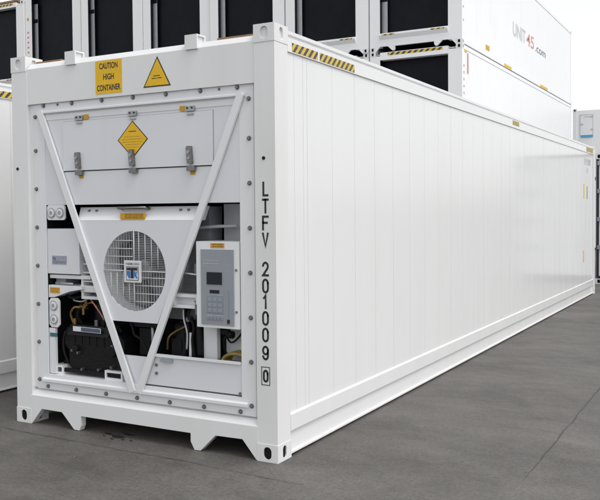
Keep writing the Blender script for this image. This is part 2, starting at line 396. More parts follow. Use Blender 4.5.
BOLT = small_mesh('bolt', _bolt, M['bolt'])
CORE = small_mesh('casting_hole_shade', lambda bm: abox(bm, -.072, .072, -.080, .080, -.050, .050), M['hole_fill'])  # solid block behind the holes, their shade put into its colour
COREW = small_mesh('casting_cavity_painted', lambda bm: abox(bm, -.066, .066, -.074, .074, -.050, .050), M['white'])
PANEL = small_mesh('side_panel', lambda bm: abox(bm, -.02, 0, .0014, .3836, 0, 2.447), M['side'], .0018)

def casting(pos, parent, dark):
    o = put('corner_casting', CAST, pos, parent); c = bpy.data.objects.new('hole_fill', CORE if dark else COREW); C.objects.link(c); c.parent = o; return o

def shell(root, xr, yf, W=2.438, L=12.192, H=2.896, panels=True):
    """box of a steel reefer container: right front corner at (xr, yf, 0)"""
    xl, yb = xr - W, yf + L
    for z in (.059, H - .059):
        for x in (xr - .078, xl + .078):
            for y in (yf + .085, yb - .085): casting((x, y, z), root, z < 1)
    for x0, x1 in ((xr - .158, xr), (xl, xl + .168)):
        for y0, y1 in ((yf, yf + .17), (yb - .17, yb)): box('corner_post', x0, x1, y0, y1, .118, H - .118, M['white'], root, .012, 3)
    # front header with sloping top edge, front sill with sloping ledge and guards
    za = H - .104
    xprism('front_header', [(yf + .004, 2.5168), (yf + .004, za), (yf + .045, za + .045), (yf + .16, za + .045), (yf + .16, 2.5168)], xl + .168, xr - .158, M['white'], root, .004)
    # rails on both long sides
    for s, X in ((1, xr), (-1, xl)):
        yprism('top_rail', [(X - s * .06, H - .16), (X, H - .16), (X, H - .066), (X - s * .022, H - .060), (X - s * .022, H - .046), (X - s * .006, H - .042), (X - s * .006, H - .018), (X - s * .06, H - .018)], yf + .172, yb - .172, M['side'], root, .004)
        yprism('bottom_rail', [(X - s * .06, .288), (X - s * .012, .298), (X + s * .001, .286), (X + s * .001, .178), (X - s * .024, .168), (X - s * .018, .034), (X - s * .002, .030), (X - s * .002, .018), (X - s * .06, .018)], yf + .172, yb - .172, M['side'], root, .003)
        box('side_backing', min(X - s * .019, X - s * .06), max(X - s * .019, X - s * .06), yf + .17, yb - .17, .29, H - .15, M['white'], root, 0)
    seams = [.172, .274, .399, .456]
    if panels:
        for a, b in zip(seams, seams[1:]):
            box('side_panel', xr - .032, xr - .012, yf + a + .0013, yf + b - .0013, .292, 2.739, M['side'], root, .0015)
        y = .456; k = 0
        while y + .385 < L - .17:
            put('side_panel', PANEL, (xr - .012 + random.uniform(-.0003, .0003), yf + y, .292), root); y += .385
        box('side_panel', xr - .032, xr - .012, yf + y + .0025, yb - .1725, .292, 2.739, M['side'], root, .003)
    box('roof', xl + .05, xr - .05, yf + .17, yb - .1, H - .10, H - .062, M['white'], root, .002)
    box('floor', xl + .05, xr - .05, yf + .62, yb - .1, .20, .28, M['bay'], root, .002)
    for k in range(9):   # cross members below the floor
        y = yf + .9 + k * 1.25; box('cross_member', xl + .06, xr - .06, y, y + .06, .05, .198, M['white'], root, .002)
    # rear doors
    for x0, x1 in ((xl + .17, (xl + xr) / 2 - .006), ((xl + xr) / 2 + .006, xr - .16)):
        d = box('rear_door', x0, x1, yb - .09, yb - .02, .2, H - .13, M['white'], root, .01)
        for fx in (.3, .7): tube('lock_rod', [(x0 + (x1 - x0) * fx, yb + .002, .14), (x0 + (x1 - x0) * fx, yb + .002, H - .1)], .017, M['alu'], d, 8, False)
    box('rear_sill', xl + .166, xr - .156, yb - .12, yb - .012, .02, .185, M['white'], root, .006)
    return xl, yb

def sill_outline(xr, W):
    s = W / 2.438
    P = [(-2.285, .118), (-2.285, .006), (-2.274, .003), (-2.164, .128), (-1.949, .126), (-1.822, .006), (-1.768, .004), (-1.751, .040), (-1.751, .117),
         (-.712, .117), (-.712, .058), (-.680, .003), (-.628, .004), (-.501, .126), (-.278, .129), (-.166, .003), (-.155, .006), (-.155, .118), (-.155, .226), (-2.285, .226)]
    return [(xr + x * s, z) for x, z in P]

# ------------------------------------------------------------------ the refrigerated container
mc = thing('refrigerated_container', 'long white refrigerated container with exposed cooling unit and number LTFV 201009 0', 'container', (-1.219, 6.096, 0))
shell(mc, 0, 0)
O_MAIN = ORG[0].copy()
sill = prism('front_sill', sill_outline(0, 2.438), -.002, .05, M['white'], mc, .004)
xprism('sill_ledge', [(-.002, .2265), (.040, .270), (.06, .270), (.06, .2265)], -2.285, -.155, M['white'], mc, .002)
box('sill_back', -2.27, -.165, .051, .16, .125, .29, M['white'], mc, .003)
# lifting lugs: short square tubes on the header
for px in (-.663, -1.795):
    bm = bmesh.new()
    V = []
    for x in (px - .052, px + .052):
        for t in (0, .010): V.append([bm.verts.new((x, y, z)) for y, z in ((-.012 + t, 2.786 + t), (.088 - t, 2.786 + t), (.088 - t, 2.886 - t), (-.012 + t, 2.886 - t))])
    for a, b in ((0, 2), (3, 1)):
        for k in range(4): bm.faces.new((V[a][k], V[a][(k + 1) % 4], V[b][(k + 1) % 4], V[b][k]))
    for a, b in ((0, 1), (3, 2)):
        for k in range(4): bm.faces.new((V[a][k], V[b][k], V[b][(k + 1) % 4], V[a][(k + 1) % 4]))
    lug = mk('lifting_lug', bm, M['white'], mc, .002)
    box('lug_plug', px - .036, px + .036, -.001, .077, 2.797, 2.875, M['white'], lug, .002)
for p0, p1 in (((218, 37), (253, 33)), ((37, 57.5), (62, 55))):
    xa, xb = fr(*p0, .10)[0], fr(*p1, .10)[0]
    box('roof_batten', xa, xb, .09, .14, 2.838, 2.862, M['brown'], mc, .003)
# --- flange of the unit, with its bolts
FX0, FX1, FZ0, FZ1 = -2.226, -.180, .285, 2.516
uf = ring('unit_frame', FX0, FX1, FZ0, FZ1, (.118, .115, .118, .086), .024, .031, M['unitw'], mc, .002)
xprism('frame_lip', [(.0238, 2.434), (.004, 2.440), (.004, 2.452), (.0238, 2.462)], FX0 + .062, FX1 - .062, M['unitw'], uf, .003)
xprism('frame_lip', [(.0238, .338), (.004, .346), (.004, .366), (.0238, .376)], FX0 + .062, FX1 - .062, M['unitw'], uf, .003)
box('backing_rail', FX0 - .05, FX0 - .001, .028, .05, .29, 2.52, M['white'], uf, .002)
box('backing_rail', FX1 + .001, FX1 + .03, .028, .05, .29, 2.52, M['white'], uf, .002)
for z in (2.419, 2.155, 1.856, 1.555, 1.254, .952, .653, .356):
    for x in (-2.205, -.216): put('bolt', BOLT, (x, .024, z), uf, (0, random.random(), 0))
for x in (-2.114, -1.815, -1.513, -1.213, -.911, -.611, -.306):
    for z in (2.500, .308): put('bolt', BOLT, (x, .024, z), uf, (0, random.random(), 0))
for x, z in ((-.455, 2.50), (-1.965, 2.50)): put('bolt', BOLT, (x, .024, z), uf, None, (.6, .6, .6))
# --- recess box of the unit
BX0, BX1, BZ0, BZ1 = -2.115, -.290, .405, 1.725
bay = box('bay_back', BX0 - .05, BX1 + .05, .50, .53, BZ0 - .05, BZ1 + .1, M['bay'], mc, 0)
box('bay_side', BX0 - .03, BX0 - .004, .031, .50, BZ0 - .05, 2.45, M['bay'], mc, 0)  # left wall darkened to stand for shade in the bay
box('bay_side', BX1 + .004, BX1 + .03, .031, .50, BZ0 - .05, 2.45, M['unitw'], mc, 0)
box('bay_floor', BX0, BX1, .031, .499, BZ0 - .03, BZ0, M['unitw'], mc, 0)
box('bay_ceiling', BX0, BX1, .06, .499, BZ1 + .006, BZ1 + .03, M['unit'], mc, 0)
# --- upper panel with hatch
up = box('evaporator_panel', -2.1075, -.2955, .0265, .056, BZ1 + .004, 2.4295, M['unit'], mc, .004)
hx0, hx1, hz0, hz1 = -1.912, -.510, 1.988, 2.362
hatch = box('access_hatch', hx0, hx1, .0205, .0262, hz0, hz1, M['unit'], up, .003)
box('hatch_gasket', hx0 + .004, hx1 - .001, .0235, .0263, hz0 - .007, hz0, M['rubber'], up, 0)
box('hatch_gasket', hx1, hx1 + .005, .0235, .0263, hz0 - .007, hz1, M['bar'], up, 0)
box('hatch_gasket', hx0, hx1 + .005, .0235, .0263, hz1, hz1 + .003, M['bar'], up, 0)
box('top_strip', -2.10, -.30, .0225, .0262, 2.385, 2.427, M['unitw'], up, .002)
for px, py in ((78, 165), (132, 161.5), (190, 158.5)):
    x, z = fr(px, py); z = 2.052
    la = prism('latch', [(x - .034, z + .062), (x - .026, z + .072), (x + .006, z + .072), (x + .016, z - .04), (x + .014, z - .05), (x - .024, z - .05)], -.006, .018, M['steel'], up, .005)
    box('latch_keeper', x - .03, x + .038, -.004, .019, hz0 - .036, hz0 + .001, M['steel'], la, .004)
    cyl('rivet', (x - .012, -.009, z + .03), .012, .006, M['alu'], la, n=12, bevel=0); cyl('rivet', (x - .006, -.009, z - .012), .010, .006, M['alu'], la, n=12, bevel=0)
for px, py, s in ((77.5, 117.5, 1), (131, 113, 0), (188.7, 108, -1)):
    x, z = fr(px, py); h = box('hinge', x - .038, x + .038, .008, .0195, z - .02, z + .016, M['alu'], up, .004)
    for q in (-.02, .02): cyl('screw', (x + q, .006, z + .002), .007, .005, M['ink'], h, n=10, bevel=0)
    box('hinge_tab', x - .028, x + .03, .012, .0200, z - .045, z - .036, M['alu'], h, .002)
    if s: box('sticker', x + s * .068 - .024, x + s * .068 + .024, .017, .0192, z - .014, z + .02, M['orange'], up, 0)
for px, py in ((79, 176), (190.7, 172)):
    x, z = fr(px, py); box('sticker', x - .022, x + .022, .0245, .0262, z - .018, z + .018, M['orange'], up, 0)
# stickers of the front
def outline_sticker(name, pts, inset, y, parent, lines, outer='ink'):
    cx = sum(p[0] for p in pts) / len(pts); cz = sum(p[1] for p in pts) / len(pts)
    inn = [(cx + (x - cx) * inset, cz + (z - cz) * inset) for x, z in pts]
    o = prism(name, pts, y - .0012, y, M[outer], parent, 0)
    prism('sticker_field', inn, y - .0024, y - .0012, M['yellow'], o, 0)
    bm = bmesh.new()
    for x0, x1, z in lines: abox(bm, x0, x1, y - .003, y - .0025, z - .0028, z + .0028)
    if lines: mk('fine_print', bm, M['ink'], o)
    return o
cs = prism('caution_sticker', [(-1.552, 2.542), (-1.297, 2.542), (-1.297, 2.786), (-1.552, 2.786)], .0016, .0038, M['yellow'], mc, 0)
text('lettering', [('CAUTION', (-1.4245, .0012, 2.726), .042, .178), ('HIGH', (-1.4245, .0012, 2.646), .042, .104), ('CONTAINER', (-1.4245, .0012, 2.566), .042, .226)], M['ink'], cs)
outline_sticker('warning_triangle', [(-1.099, 2.556), (-.851, 2.556), (-.970, 2.771)], .88, .0038, mc, [(-1.005, -.945, 2.633), (-1.022, -.978, 2.616), (-.97, -.93, 2.616)])
dx, dz = -1.219, 2.195
outline_sticker('warning_diamond', [(dx, dz - .135), (dx + .142, dz), (dx, dz + .138), (dx - .142, dz)], .93, .0202, hatch,
                [(dx - .035, dx + .035, dz + .06)])
bm = bmesh.new()
for k, hw in enumerate((.075, .095, .09, .07, .05)):
    z = dz + .022 - k * .019; x = dx - hw
    while x < dx + hw:
        q = random.uniform(.012, .03); abox(bm, x, min(x + q, dx + hw), .0168, .0172, z - .0012, z + .0012); x += q + .006
mk('fine_print', bm, M['brown'], hatch)
# --- V braces
for a, b in (((-2.142, 2.455), (-1.243, .352)), ((-.268, 2.455), (-1.187, .352))):
    d = Vector((b[0] - a[0], b[1] - a[1])).normalized(); nn = Vector((-d.y, d.x)) * .027
    pts = [(a[0] + nn.x, a[1] + nn.y), (b[0] + nn.x, b[1] + nn.y), (b[0] - nn.x, b[1] - nn.y), (a[0] - nn.x, a[1] - nn.y)]
    prism('brace', pts, .000, .0195, M['unitw'], mc, .008, 3)
# --- condenser cover with fan opening
CY = .020
cov_pts = [(-1.768, 1.607), (-1.442, .865), (-1.012, .865), (-.668, 1.607)]
cover = prism('condenser_cover', cov_pts, CY, CY + .022, M['unit'], mc, .004)
fc = (-1.226, 1.238); FR = .293
bm = bmesh.new(); acyl(bm, (fc[0], CY, fc[1]), FR, .2, 'Y', 64); cut(cover, [mk('c', bm, None, mc)])
bm = bmesh.new()   # sloping hood of the cover
vs = [bm.verts.new(p) for p in ((-1.768, CY, 1.6085), (-.668, CY, 1.6085), (-.628, CY + .075, 1.708), (-1.812, CY + .075, 1.708), (-1.768, CY + .12, 1.6085), (-.668, CY + .12, 1.6085), (-.628, CY + .12, 1.708), (-1.812, CY + .12, 1.708))]
for f in ((0, 1, 2, 3), (4, 7, 6, 5), (3, 2, 6, 7), (0, 4, 5, 1), (0, 3, 7, 4), (1, 5, 6, 2)): bm.faces.new([vs[i] for i in f])
hood = mk('cover_hood', bm, M['unitw'], mc, .004)
for x in (-1.70, -1.625, -.76, -.83): cyl('screw', (x, CY + .052, 1.682), .009, .02, M['bolt'], hood, n=10, bevel=0)
prism('sticker', [(-1.345, 1.618), (-1.118, 1.618), (-1.118, 1.662), (-1.345, 1.662)], CY - .003, CY + .012, M['orange'], hood, 0)
tube('handle', [(-1.37, CY + .055, 1.695), (-1.37, CY + .005, 1.700), (-1.12, CY + .005, 1.700), (-1.12, CY + .055, 1.695)], .011, M['steel'], hood, 8, False)
# shroud ring, fan, motor behind the grille
bm = bmesh.new(); N = 48
R0 = [[bm.verts.new((fc[0] + r * math.cos(2 * math.pi * k / N), y, fc[1] + r * math.sin(2 * math.pi * k / N))) for k in range(N)] for r, y in ((FR + .004, CY + .021), (FR + .004, CY + .2), (FR + .012, CY + .2), (FR + .012, CY + .021))]
for a in range(4):
    for k in range(N): bm.faces.new((R0[a][k], R0[a][(k + 1) % N], R0[(a + 1) % 4][(k + 1) % N], R0[(a + 1) % 4][k]))
mk('fan_shroud', bm, M['unitw'], mc)
fan = cyl('condenser_fan', (fc[0], .155, fc[1]), .075, .07, M['fin'], mc, n=28, bevel=.006)
for k in range(4):
    a0 = math.pi / 2 * k + .95; bm = bmesh.new(); rows = []
    for i in range(7):
        r = .07 + (.275 - .07) * i / 6; half = .50 - .10 * i / 6; row = []
        for j in range(6):
            t = -1 + 2 * j / 5; a = a0 + t * half + .25 * i / 6
            row.append(bm.verts.new((fc[0] + r * math.cos(a), .155 + t * .042, fc[1] + r * math.sin(a))))
        rows.append(row)
    for i in range(6):
        for j in range(5): bm.faces.new((rows[i][j], rows[i + 1][j], rows[i + 1][j + 1], rows[i][j + 1]))
    bmesh.ops.solidify(bm, geom=bm.faces[:], thickness=.003); mk('fan_blade', bm, M['fin'], fan, smooth=True)
box('condenser_coil', -1.72, -.72, .26, .42, .87, 1.705, M['bar'], mc, 0)
bm = bmesh.new()
for k in range(34): abox(bm, -1.72, -.72, .251, .2595, .885 + k * .0243, .888 + k * .0243)
cf = mk('coil_fins', bm, M['fin'], mc); cf['kind'] = 'stuff'
# fan guard: four quarters with bars in alternating directions
gy = CY + .004
def gbar(x0, z0, x1, z1, r=.0032, y=gy):
    tube('grille_bar', [(x0, y, z0), (x1, y, z1)], r, M['wire'], cover, 6, False)
q = FR + .004; step = .0585
def chord(t): return math.sqrt(max(0, q * q - t * t))
for k in range(1, 5):
    t = k * step; c = chord(t)
    gbar(fc[0] - c, fc[1] + t - .012, fc[0] - .012, fc[1] + t - .012)            # upper left: across
    gbar(fc[0] + .012, fc[1] - t + .012, fc[0] + c, fc[1] - t + .012)            # lower right: across
    gbar(fc[0] + t - .012, fc[1] + .012, fc[0] + t - .012, fc[1] + chord(t - .012))     # upper right: upright
    gbar(fc[0] - t + .012, fc[1] - .012, fc[0] - t + .012, fc[1] - chord(t - .012))     # lower left: upright
for sx, sz in ((1, 0), (-1, 0), (0, 1), (0, -1)): gbar(fc[0], fc[1], fc[0] + sx * q, fc[1] + sz * q, .005)
bm = bmesh.new()   # fine wires behind the bars
def fine(x0, z0, x1, z1): atube(bm, [(x0, gy + .008, z0), (x1, gy + .008, z1)], .0015, 5)
for k in range(1, 24):
    t = k * .0126
    c = chord(t)
    fine(fc[0], fc[1] + t, fc[0] + c, fc[1] + t); fine(fc[0] - c, fc[1] - t, fc[0], fc[1] - t)
    if k % 2 == 0: fine(fc[0] - t, fc[1], fc[0] - t, fc[1] + c); fine(fc[0] + t, fc[1], fc[0] + t, fc[1] - c)
mk('grille_wires', bm, M['wire'], cover)
# maker's plate on the guard
lx, lz = -1.231, 1.236
lp = box('maker_plate', lx - .079, lx + .079, gy - .014, gy - .006, lz - .08, lz + .08, M['label'], cover, .002)
yy = gy - .0155
text('plate_lettering', [('THERMO KING', (lx, yy, lz + .047), .017, .13)], M['inkblue'], lp)
box('logo_frame', lx - .058, lx + .058, yy, yy + .0012, lz - .066, lz + .036, M['ink'], lp, 0)
box('logo_field', lx - .053, lx + .053, yy - .0012, yy - .0001, lz - .061, lz + .031, M['label'], lp, 0)
bm = bmesh.new(); y2 = yy - .0026
aprism(bm, [(lx - .05, lz + .028), (lx + .05, lz + .028), (lx + .05, lz + .008), (lx + .013, lz + .008), (lx + .013, lz - .050), (lx - .013, lz - .050), (lx - .013, lz + .008), (lx - .05, lz + .008)], y2, y2 + .0012); mk('logo_black', bm, M['ink'], lp)
bm = bmesh.new()
aprism(bm, [(lx - .05, lz + .004), (lx - .017, lz + .004), (lx - .017, lz - .05), (lx - .032, lz - .05), (lx - .05, lz - .024)], y2, y2 + .0012); mk('logo_blue', bm, M['blue'], lp); bm = bmesh.new()
aprism(bm, [(lx + .017, lz + .004), (lx + .032, lz + .004), (lx + .032, lz - .014), (lx + .044, lz + .004), (lx + .05, lz + .004), (lx + .040, lz - .022), (lx + .05, lz - .05), (lx + .036, lz - .05), (lx + .030, lz - .032), (lx + .017, lz - .05)], y2, y2 + .0012)
mk('logo_blue', bm, M['blue'], lp)
# --- left bay
def pbox(name, x0, y0, x1, y1, m, parent, Y=.03, d=.1, bevel=.003):
    (a, b), (c, e) = fr(x0, y0, Y), fr(x1, y1, Y); return box(name, min(a, c), max(a, c), Y, Y + d, min(b, e), max(b, e), m, parent, bevel)
def octa(x0, x1, z0, z1, c): return [(x0 + c, z0), (x1 - c, z0), (x1, z0 + c), (x1, z1 - c), (x1 - c, z1), (x0 + c, z1), (x0, z1 - c), (x0, z0 + c)]
def gauge(cx, cz, y, r, parent, name='socket'):
    g = cyl(name, (cx, y - .004, cz), r, .008, M['fin'], parent, n=24, bevel=.003)
    cyl('socket_face', (cx, y - .009, cz), r * .76, .004, M['unitw'], g, n=20, bevel=.002)
    cyl('socket_pin', (cx, y - .0115, cz), r * .40, .003, M['bar'], g, n=12, bevel=0)
sp = prism('socket_plate', octa(-2.098, -1.912, 1.612, 1.728, .014), .026, .04, M['unitw'], mc, .003)
gauge(-2.049, 1.668, .026, .040, sp); gauge(-1.959, 1.668, .026, .040, sp)
eb = box('electrical_box', -2.106, -1.772, .032, .22, 1.196, 1.545, M['unit'], mc, .006)
pl = box('box_label', -2.058, -1.905, .030, .0315, 1.268, 1.335, M['greylabel'], eb, 0)
text('label_print', [('TK', (-2.032, .0288, 1.30), .022, .034)], M['inkblue'], pl)
box('bay_shelf', -2.106, -1.68, .05, .40, 1.158, 1.186, M['unitw'], mc, .004)
box('relay_housing', -2.09, -1.99, .10, .25, 1.085, 1.156, M['bar'], mc, .005)
cp = prism('cable_tray', [(-2.104, 1.105), (-1.755, 1.105), (-1.755, 1.082), (-1.88, 1.062), (-2.04, 1.012), (-2.104, 1.008)], .034, .20, M['unitw'], mc, .004)
box('amber_reflector', -2.085, -1.985, .029, .0345, 1.045, 1.088, M['orange'], cp, .001)
tube('latch_bar', [(-2.04, .05, 1.122), (-1.86, .05, 1.118)], .009, M['alu'], mc, 8, False)
vp = prism('valve_plate', octa(-2.102, -1.995, .775, 1.004, .022), .034, .048, M['unitw'], mc, .003)
gauge(-2.05, .945, .034, .040, vp, 'sight_glass'); gauge(-2.048, .838, .034, .040, vp, 'sight_glass')
box('teal_label', -2.098, -2.02, .0335, .036, .70, .73, M['teal'], mc, 0)
box('bay_cheek', -2.112, -2.045, .037, .06, .41, .768, M['unitw'], mc, .002)
# evaporator grid box behind the brace
gb = ring('vent_grid', -1.795, -1.60, 1.005, 1.40, .022, .07, .30, M['unitw'], mc, .003)
for k in range(5): box('grid_slat', -1.772, -1.622, .075, .20, 1.07 + k * .066, 1.082 + k * .066, M['unitw'], gb, .002)
box('grid_panel', -1.795, -1.60, .064, .0695, 1.06, 1.11, M['unitw'], gb, .002)
box('grid_back', -1.772, -1.622, .24, .28, 1.03, 1.378, M['fin'], gb, 0)
# compressor
cb = ORG[0]
comp = prism('compressor', [(-2.0, .72), (-1.965, .775), (-1.50, .768), (-1.43, .735), (-1.39, .70), (-1.39, .44), (-1.52, .415), (-1.88, .425), (-1.945, .47), (-1.955, .60), (-2.0, .64)], .09, .42, M['black'], mc, .022, 3)
xprism('compressor_head', [(.07, .72), (.10, .795), (.30, .80), (.34, .74)], -1.95, -1.53, M['black'], comp, .012)
bl = prism('compressor_label', [(-1.885, .752), (-1.60, .748), (-1.60, .786), (-1.885, .790)], .066, .0685, M['label'], comp, 0)
prism('label_blue', [(-1.80, .755), (-1.606, .752), (-1.606, .782), (-1.80, .785)], .064, .0659, M['inkblue'], bl, 0)
for x, z, r in ((-1.87, .61, .03), (-1.50, .62, .045)): cyl('end_cap', (x, .085, z), r, .05, M['black'], comp, n=20, bevel=.008)
for x, z in ((-1.90, .60), (-1.84, .585), (-1.49, .66), (-1.50, .50), (-1.63, .47), (-1.80, .46)): cyl('cap_screw', (x, .076, z), .012, .03, M['steel'], comp, n=6, bevel=0)
for x0, x1 in ((-2.10, -1.99), (-1.56, -1.385)):
    ft = ring('mounting_foot', x0, x1, .405, .475, .016, .06, .30, M['unitw'], mc, .003)
    cyl('rubber_mount', ((x0 + x1) / 2, .16, .49), .03, .03, M['rubber'], ft, 'Z', 16)
motor = cyl('compressor_motor', (-1.66, .30, .90), .16, .24, M['black'], mc, 'Z', 28, .02)
cyl('motor_neck', (-1.66, .30, .79), .11, .03, M['black'], motor, 'Z', 24)
br = cyl('brass_valve', (-1.86, .16, .93), .020, .07, M['brass'], mc, 'X', 14)
cyl('valve_stem', (-1.85, .145, .905), .013, .07, M['brass'], br, 'Z', 12); cyl('valve_cap', (-1.815, .15, .955), .016, .03, M['brass'], br, 'Y', 10)
tube('copper_line', [(-1.85, .15, .94), (-1.83, .18, 1.0), (-1.80, .2, 1.05), (-1.80, .3, 1.12)], .009, M['brass'], mc, 8)
tube('suction_hose', [(-1.92, .2, .78), (-1.94, .17, .86), (-1.90, .2, .96), (-1.82, .28, 1.02), (-1.72, .33, 1.03)], .022, M['rubber'], mc)
tube('wiring_loom', [(-1.50, .14, .80), (-1.47, .13, .86), (-1.50, .16, .95), (-1.58, .2, 1.0), (-1.62, .26, .98)], .015, M['rubber'], mc)
# more lines and cables in the left bay
for k, (r_, m_, pts) in enumerate((
    (.010, 'brass', [(-1.93, .12, .80), (-1.94, .10, .88), (-1.90, .10, .93), (-1.86, .12, .93)]),
    (.008, 'brass', [(-1.82, .14, .955), (-1.74, .13, .97), (-1.70, .16, .92), (-1.66, .16, .84)]),
    (.012, 'rubber', [(-2.02, .12, 1.09), (-1.98, .11, 1.02), (-1.92, .12, 1.0), (-1.82, .15, 1.02), (-1.70, .14, .99), (-1.60, .18, .93)]),
    (.009, 'rubber', [(-1.99, .09, .74), (-2.01, .085, .66), (-2.0, .09, .56), (-1.97, .11, .48)]),
    (.014, 'rubber', [(-1.60, .10, .80), (-1.55, .08, .86), (-1.49, .10, .83), (-1.45, .13, .76)]),
    (.006, 'inkred', [(-1.75, .12, 1.0), (-1.68, .10, .95), (-1.62, .11, .87), (-1.60, .13, .80)]),
    (.007, 'alu', [(-1.94, .14, 1.0), (-1.90, .10, .985), (-1.80, .10, .985), (-1.76, .16, 1.05)]))):
    tube('copper_line' if m_ == 'brass' else 'cable', pts, r_, M[m_], mc, 8)
for x, z in ((-1.93, .815), (-1.70, .815), (-1.60, .81)): cyl('service_port', (x, .13, z), .018, .05, M['brass'] if x < -1.9 else M['steel'], mc, 'Z', 12)
box('compressor_bracket', -1.99, -1.40, .07, .09, .425, .455, M['black'], mc, .003)
for k in range(5): box('cooling_rib', -1.90 + k * .075, -1.888 + k * .075, .086, .11, .64, .72, M['black'], comp, .003)
for k, (r_, m_, pts) in enumerate((
    (.009, 'rubber', [(-1.34, .12, .84), (-1.30, .10, .76), (-1.24, .11, .72), (-1.20, .12, .64)]),
    (.012, 'alu', [(-1.16, .14, .84), (-1.14, .12, .76), (-1.15, .13, .63)]),
    (.008, 'brass', [(-1.03, .15, .66), (-1.0, .13, .75), (-.94, .14, .80), (-.86, .16, .84)]),
    (.010, 'rubber', [(-.79, .12, .99), (-.80, .10, .92), (-.76, .11, .86), (-.78, .12, .74), (-.77, .13, .63)]),
    (.006, 'inkgrey', [(-.84, .10, .97), (-.83, .09, .90), (-.81, .10, .80), (-.83, .12, .68)]),
    (.007, 'rubber', [(-.56, .2, .87), (-.54, .19, .80), (-.50, .2, .74), (-.44, .21, .78), (-.38, .2, .86)]))):
    tube('copper_line' if m_ == 'brass' else 'cable', pts, r_, M[m_], mc, 8)
cyl('liquid_receiver', (-.93, .22, .74), .07, .22, M['black'], mc, 'Z', 20, .02)
cyl('sight_valve', (-.80, .12, .90), .02, .05, M['steel'], mc, 'Y', 12)
# --- middle and right bay
prism('tip_panel', [(-1.395, .612), (-1.060, .612), (-1.168, .385), (-1.262, .385)], .034, .05, M['unit'], mc, .003)
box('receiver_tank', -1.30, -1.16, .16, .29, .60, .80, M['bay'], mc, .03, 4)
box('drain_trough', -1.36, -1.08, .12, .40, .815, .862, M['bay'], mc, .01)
rp = prism('lower_panel', [(-1.052, .645), (-.300, .638), (-.300, .418), (-1.150, .418)], .032, .046, M['unit'], mc, .003)
box('panel_lip', -1.045, -.302, .014, .031, .628, .646, M['unitw'], rp, .003)
box('panel_handle', -.985, -.885, .006, .0305, .596, .616, M['bar'], rp, .005)
for z in (.565, .505): cyl('screw', (-1.035, .027, z), .012, .008, M['bolt'], rp, n=10, bevel=0)
for x, z in ((-.312, .43),): cyl('screw', (x, .027, z), .009, .008, M['bolt'], rp, n=10, bevel=0)
box('upper_recess', -.66, -.292, .36, .39, 1.40, 1.722, M['unit'], mc, .002)
cyl('screw', (-.478, .355, 1.52), .008, .01, M['bolt'], mc, n=8, bevel=0)
tube('conduit', [(-.80, .24, 1.55), (-.66, .24, 1.56), (-.50, .30, 1.565)], .012, M['unit'], mc, 8)
kb = box('control_box', -.655, -.304, .012, .26, .868, 1.462, M['unitw'], mc, .006)
cdoor = box('control_door', -.612, -.340, .004, .0115, .890, 1.408, M['panelgrey'], kb, .003)
box('control_screen', -.560, -.435, -.001, .0035, 1.168, 1.252, M['screen'], cdoor, .002)
box('control_display', -.535, -.458, -.001, .0035, 1.108, 1.130, M['screen'], cdoor, .001)
box('control_keypad', -.560, -.425, .0012, .0038, .968, 1.090, M['keypad'], cdoor, .001)
for r in range(3):
    for c in range(3): box('key', -.552 + c * .042, -.520 + c * .042, -.001, .0011, .978 + r * .037, 1.004 + r * .037, M['panelgrey'], cdoor, .001)
for c in range(5): box('key', -.560 + c * .028, -.540 + c * .028, -.001, .0038, .925, .945, M['keypad'], cdoor, .001)
box('card_slot', -.385, -.376, .0022, .0039, .945, 1.13, M['keypad'], cdoor, 0)
box('door_lock', -.392, -.374, -.002, .0039, .905, .932, M['ink'], cdoor, .001)
pb = box('sticker', -.532, -.418, .0095, .0119, 1.418, 1.452, M['orange'], kb, 0)
for z in (1.27, .985):
    cyl('box_screw', (-.322, .010, z), .009, .006, M['bolt'], kb, n=10, bevel=0)
    box('box_hinge', -.672, -.6555, .012, .04, z - .035, z + .035, M['steel'], kb, .002)
tube('stay_rod', [(-.86, .08, 1.235), (-.66, .05, 1.225)], .006, M['unitw'], mc, 8, False)
br2 = ring('support_bracket', -.905, -.672, .985, 1.085, .022, .05, .12, M['unitw'], mc, .004)
box('bracket_web', -.90, -.676, .10, .115, 1.0, 1.07, M['unitw'], br2, 0)
tube('refrigerant_hose', [(-.72, .11, 1.04), (-.715, .13, .96), (-.74, .15, .88), (-.73, .14, .78), (-.72, .14, .64)], .024, M['rubber'], mc)
tube('refrigerant_hose', [(-.86, .16, 1.0), (-.90, .2, .92), (-.86, .18, .82), (-.86, .16, .70), (-.88, .15, .62)], .02, M['rubber'], mc)
tube('refrigerant_hose', [(-.95, .2, .85), (-.86, .24, .86), (-.76, .2, .84), (-.70, .22, .78)], .018, M['rubber'], mc)
box('filter_can', -.99, -.90, .15, .24, .60, .745, M['rubber'], mc, .02, 3)
box('bay_pillar', -.700, -.585, .15, .19, .62, .90, M['unitw'], mc, .003)
tube('drain_pipe', [(-.805, .13, .62), (-.80, .13, .80)], .011, M['unitw'], mc, 8)
box('bay_inner_wall', -.582, -.292, .26, .28, .60, .90, M['unitw'], mc, 0)
box('junction_box', -.345, -.293, .15, .259, .70, .80, M['panelgrey'], mc, .005)
plug = cyl('plug', (-.50, .14, .822), .022, .06, M['rubber'], mc, 'X', 14); cyl('plug_collar', (-.455, .14, .805), .027, .03, M['rubber'], plug, 'X', 14)
tube('plug_cable', [(-.47, .14, .815), (-.52, .15, .775), (-.54, .18, .70), (-.53, .2, .64)], .007, M['rubber'], mc, 8)
bm = bmesh.new()
for k in range(4):
    pts = [(-.425 + (.115 - .007 * k) * math.cos(a), .15 + .02 * k + .004 * math.sin(3 * a), .61 + (.062 + .002 * k) * math.sin(a)) for a in [math.pi * 2 * i / 24 for i in range(25)]]
    atube(bm, pts, .013, 8)
mk('power_cable_coil', bm, M['coil'], mc, smooth=True)
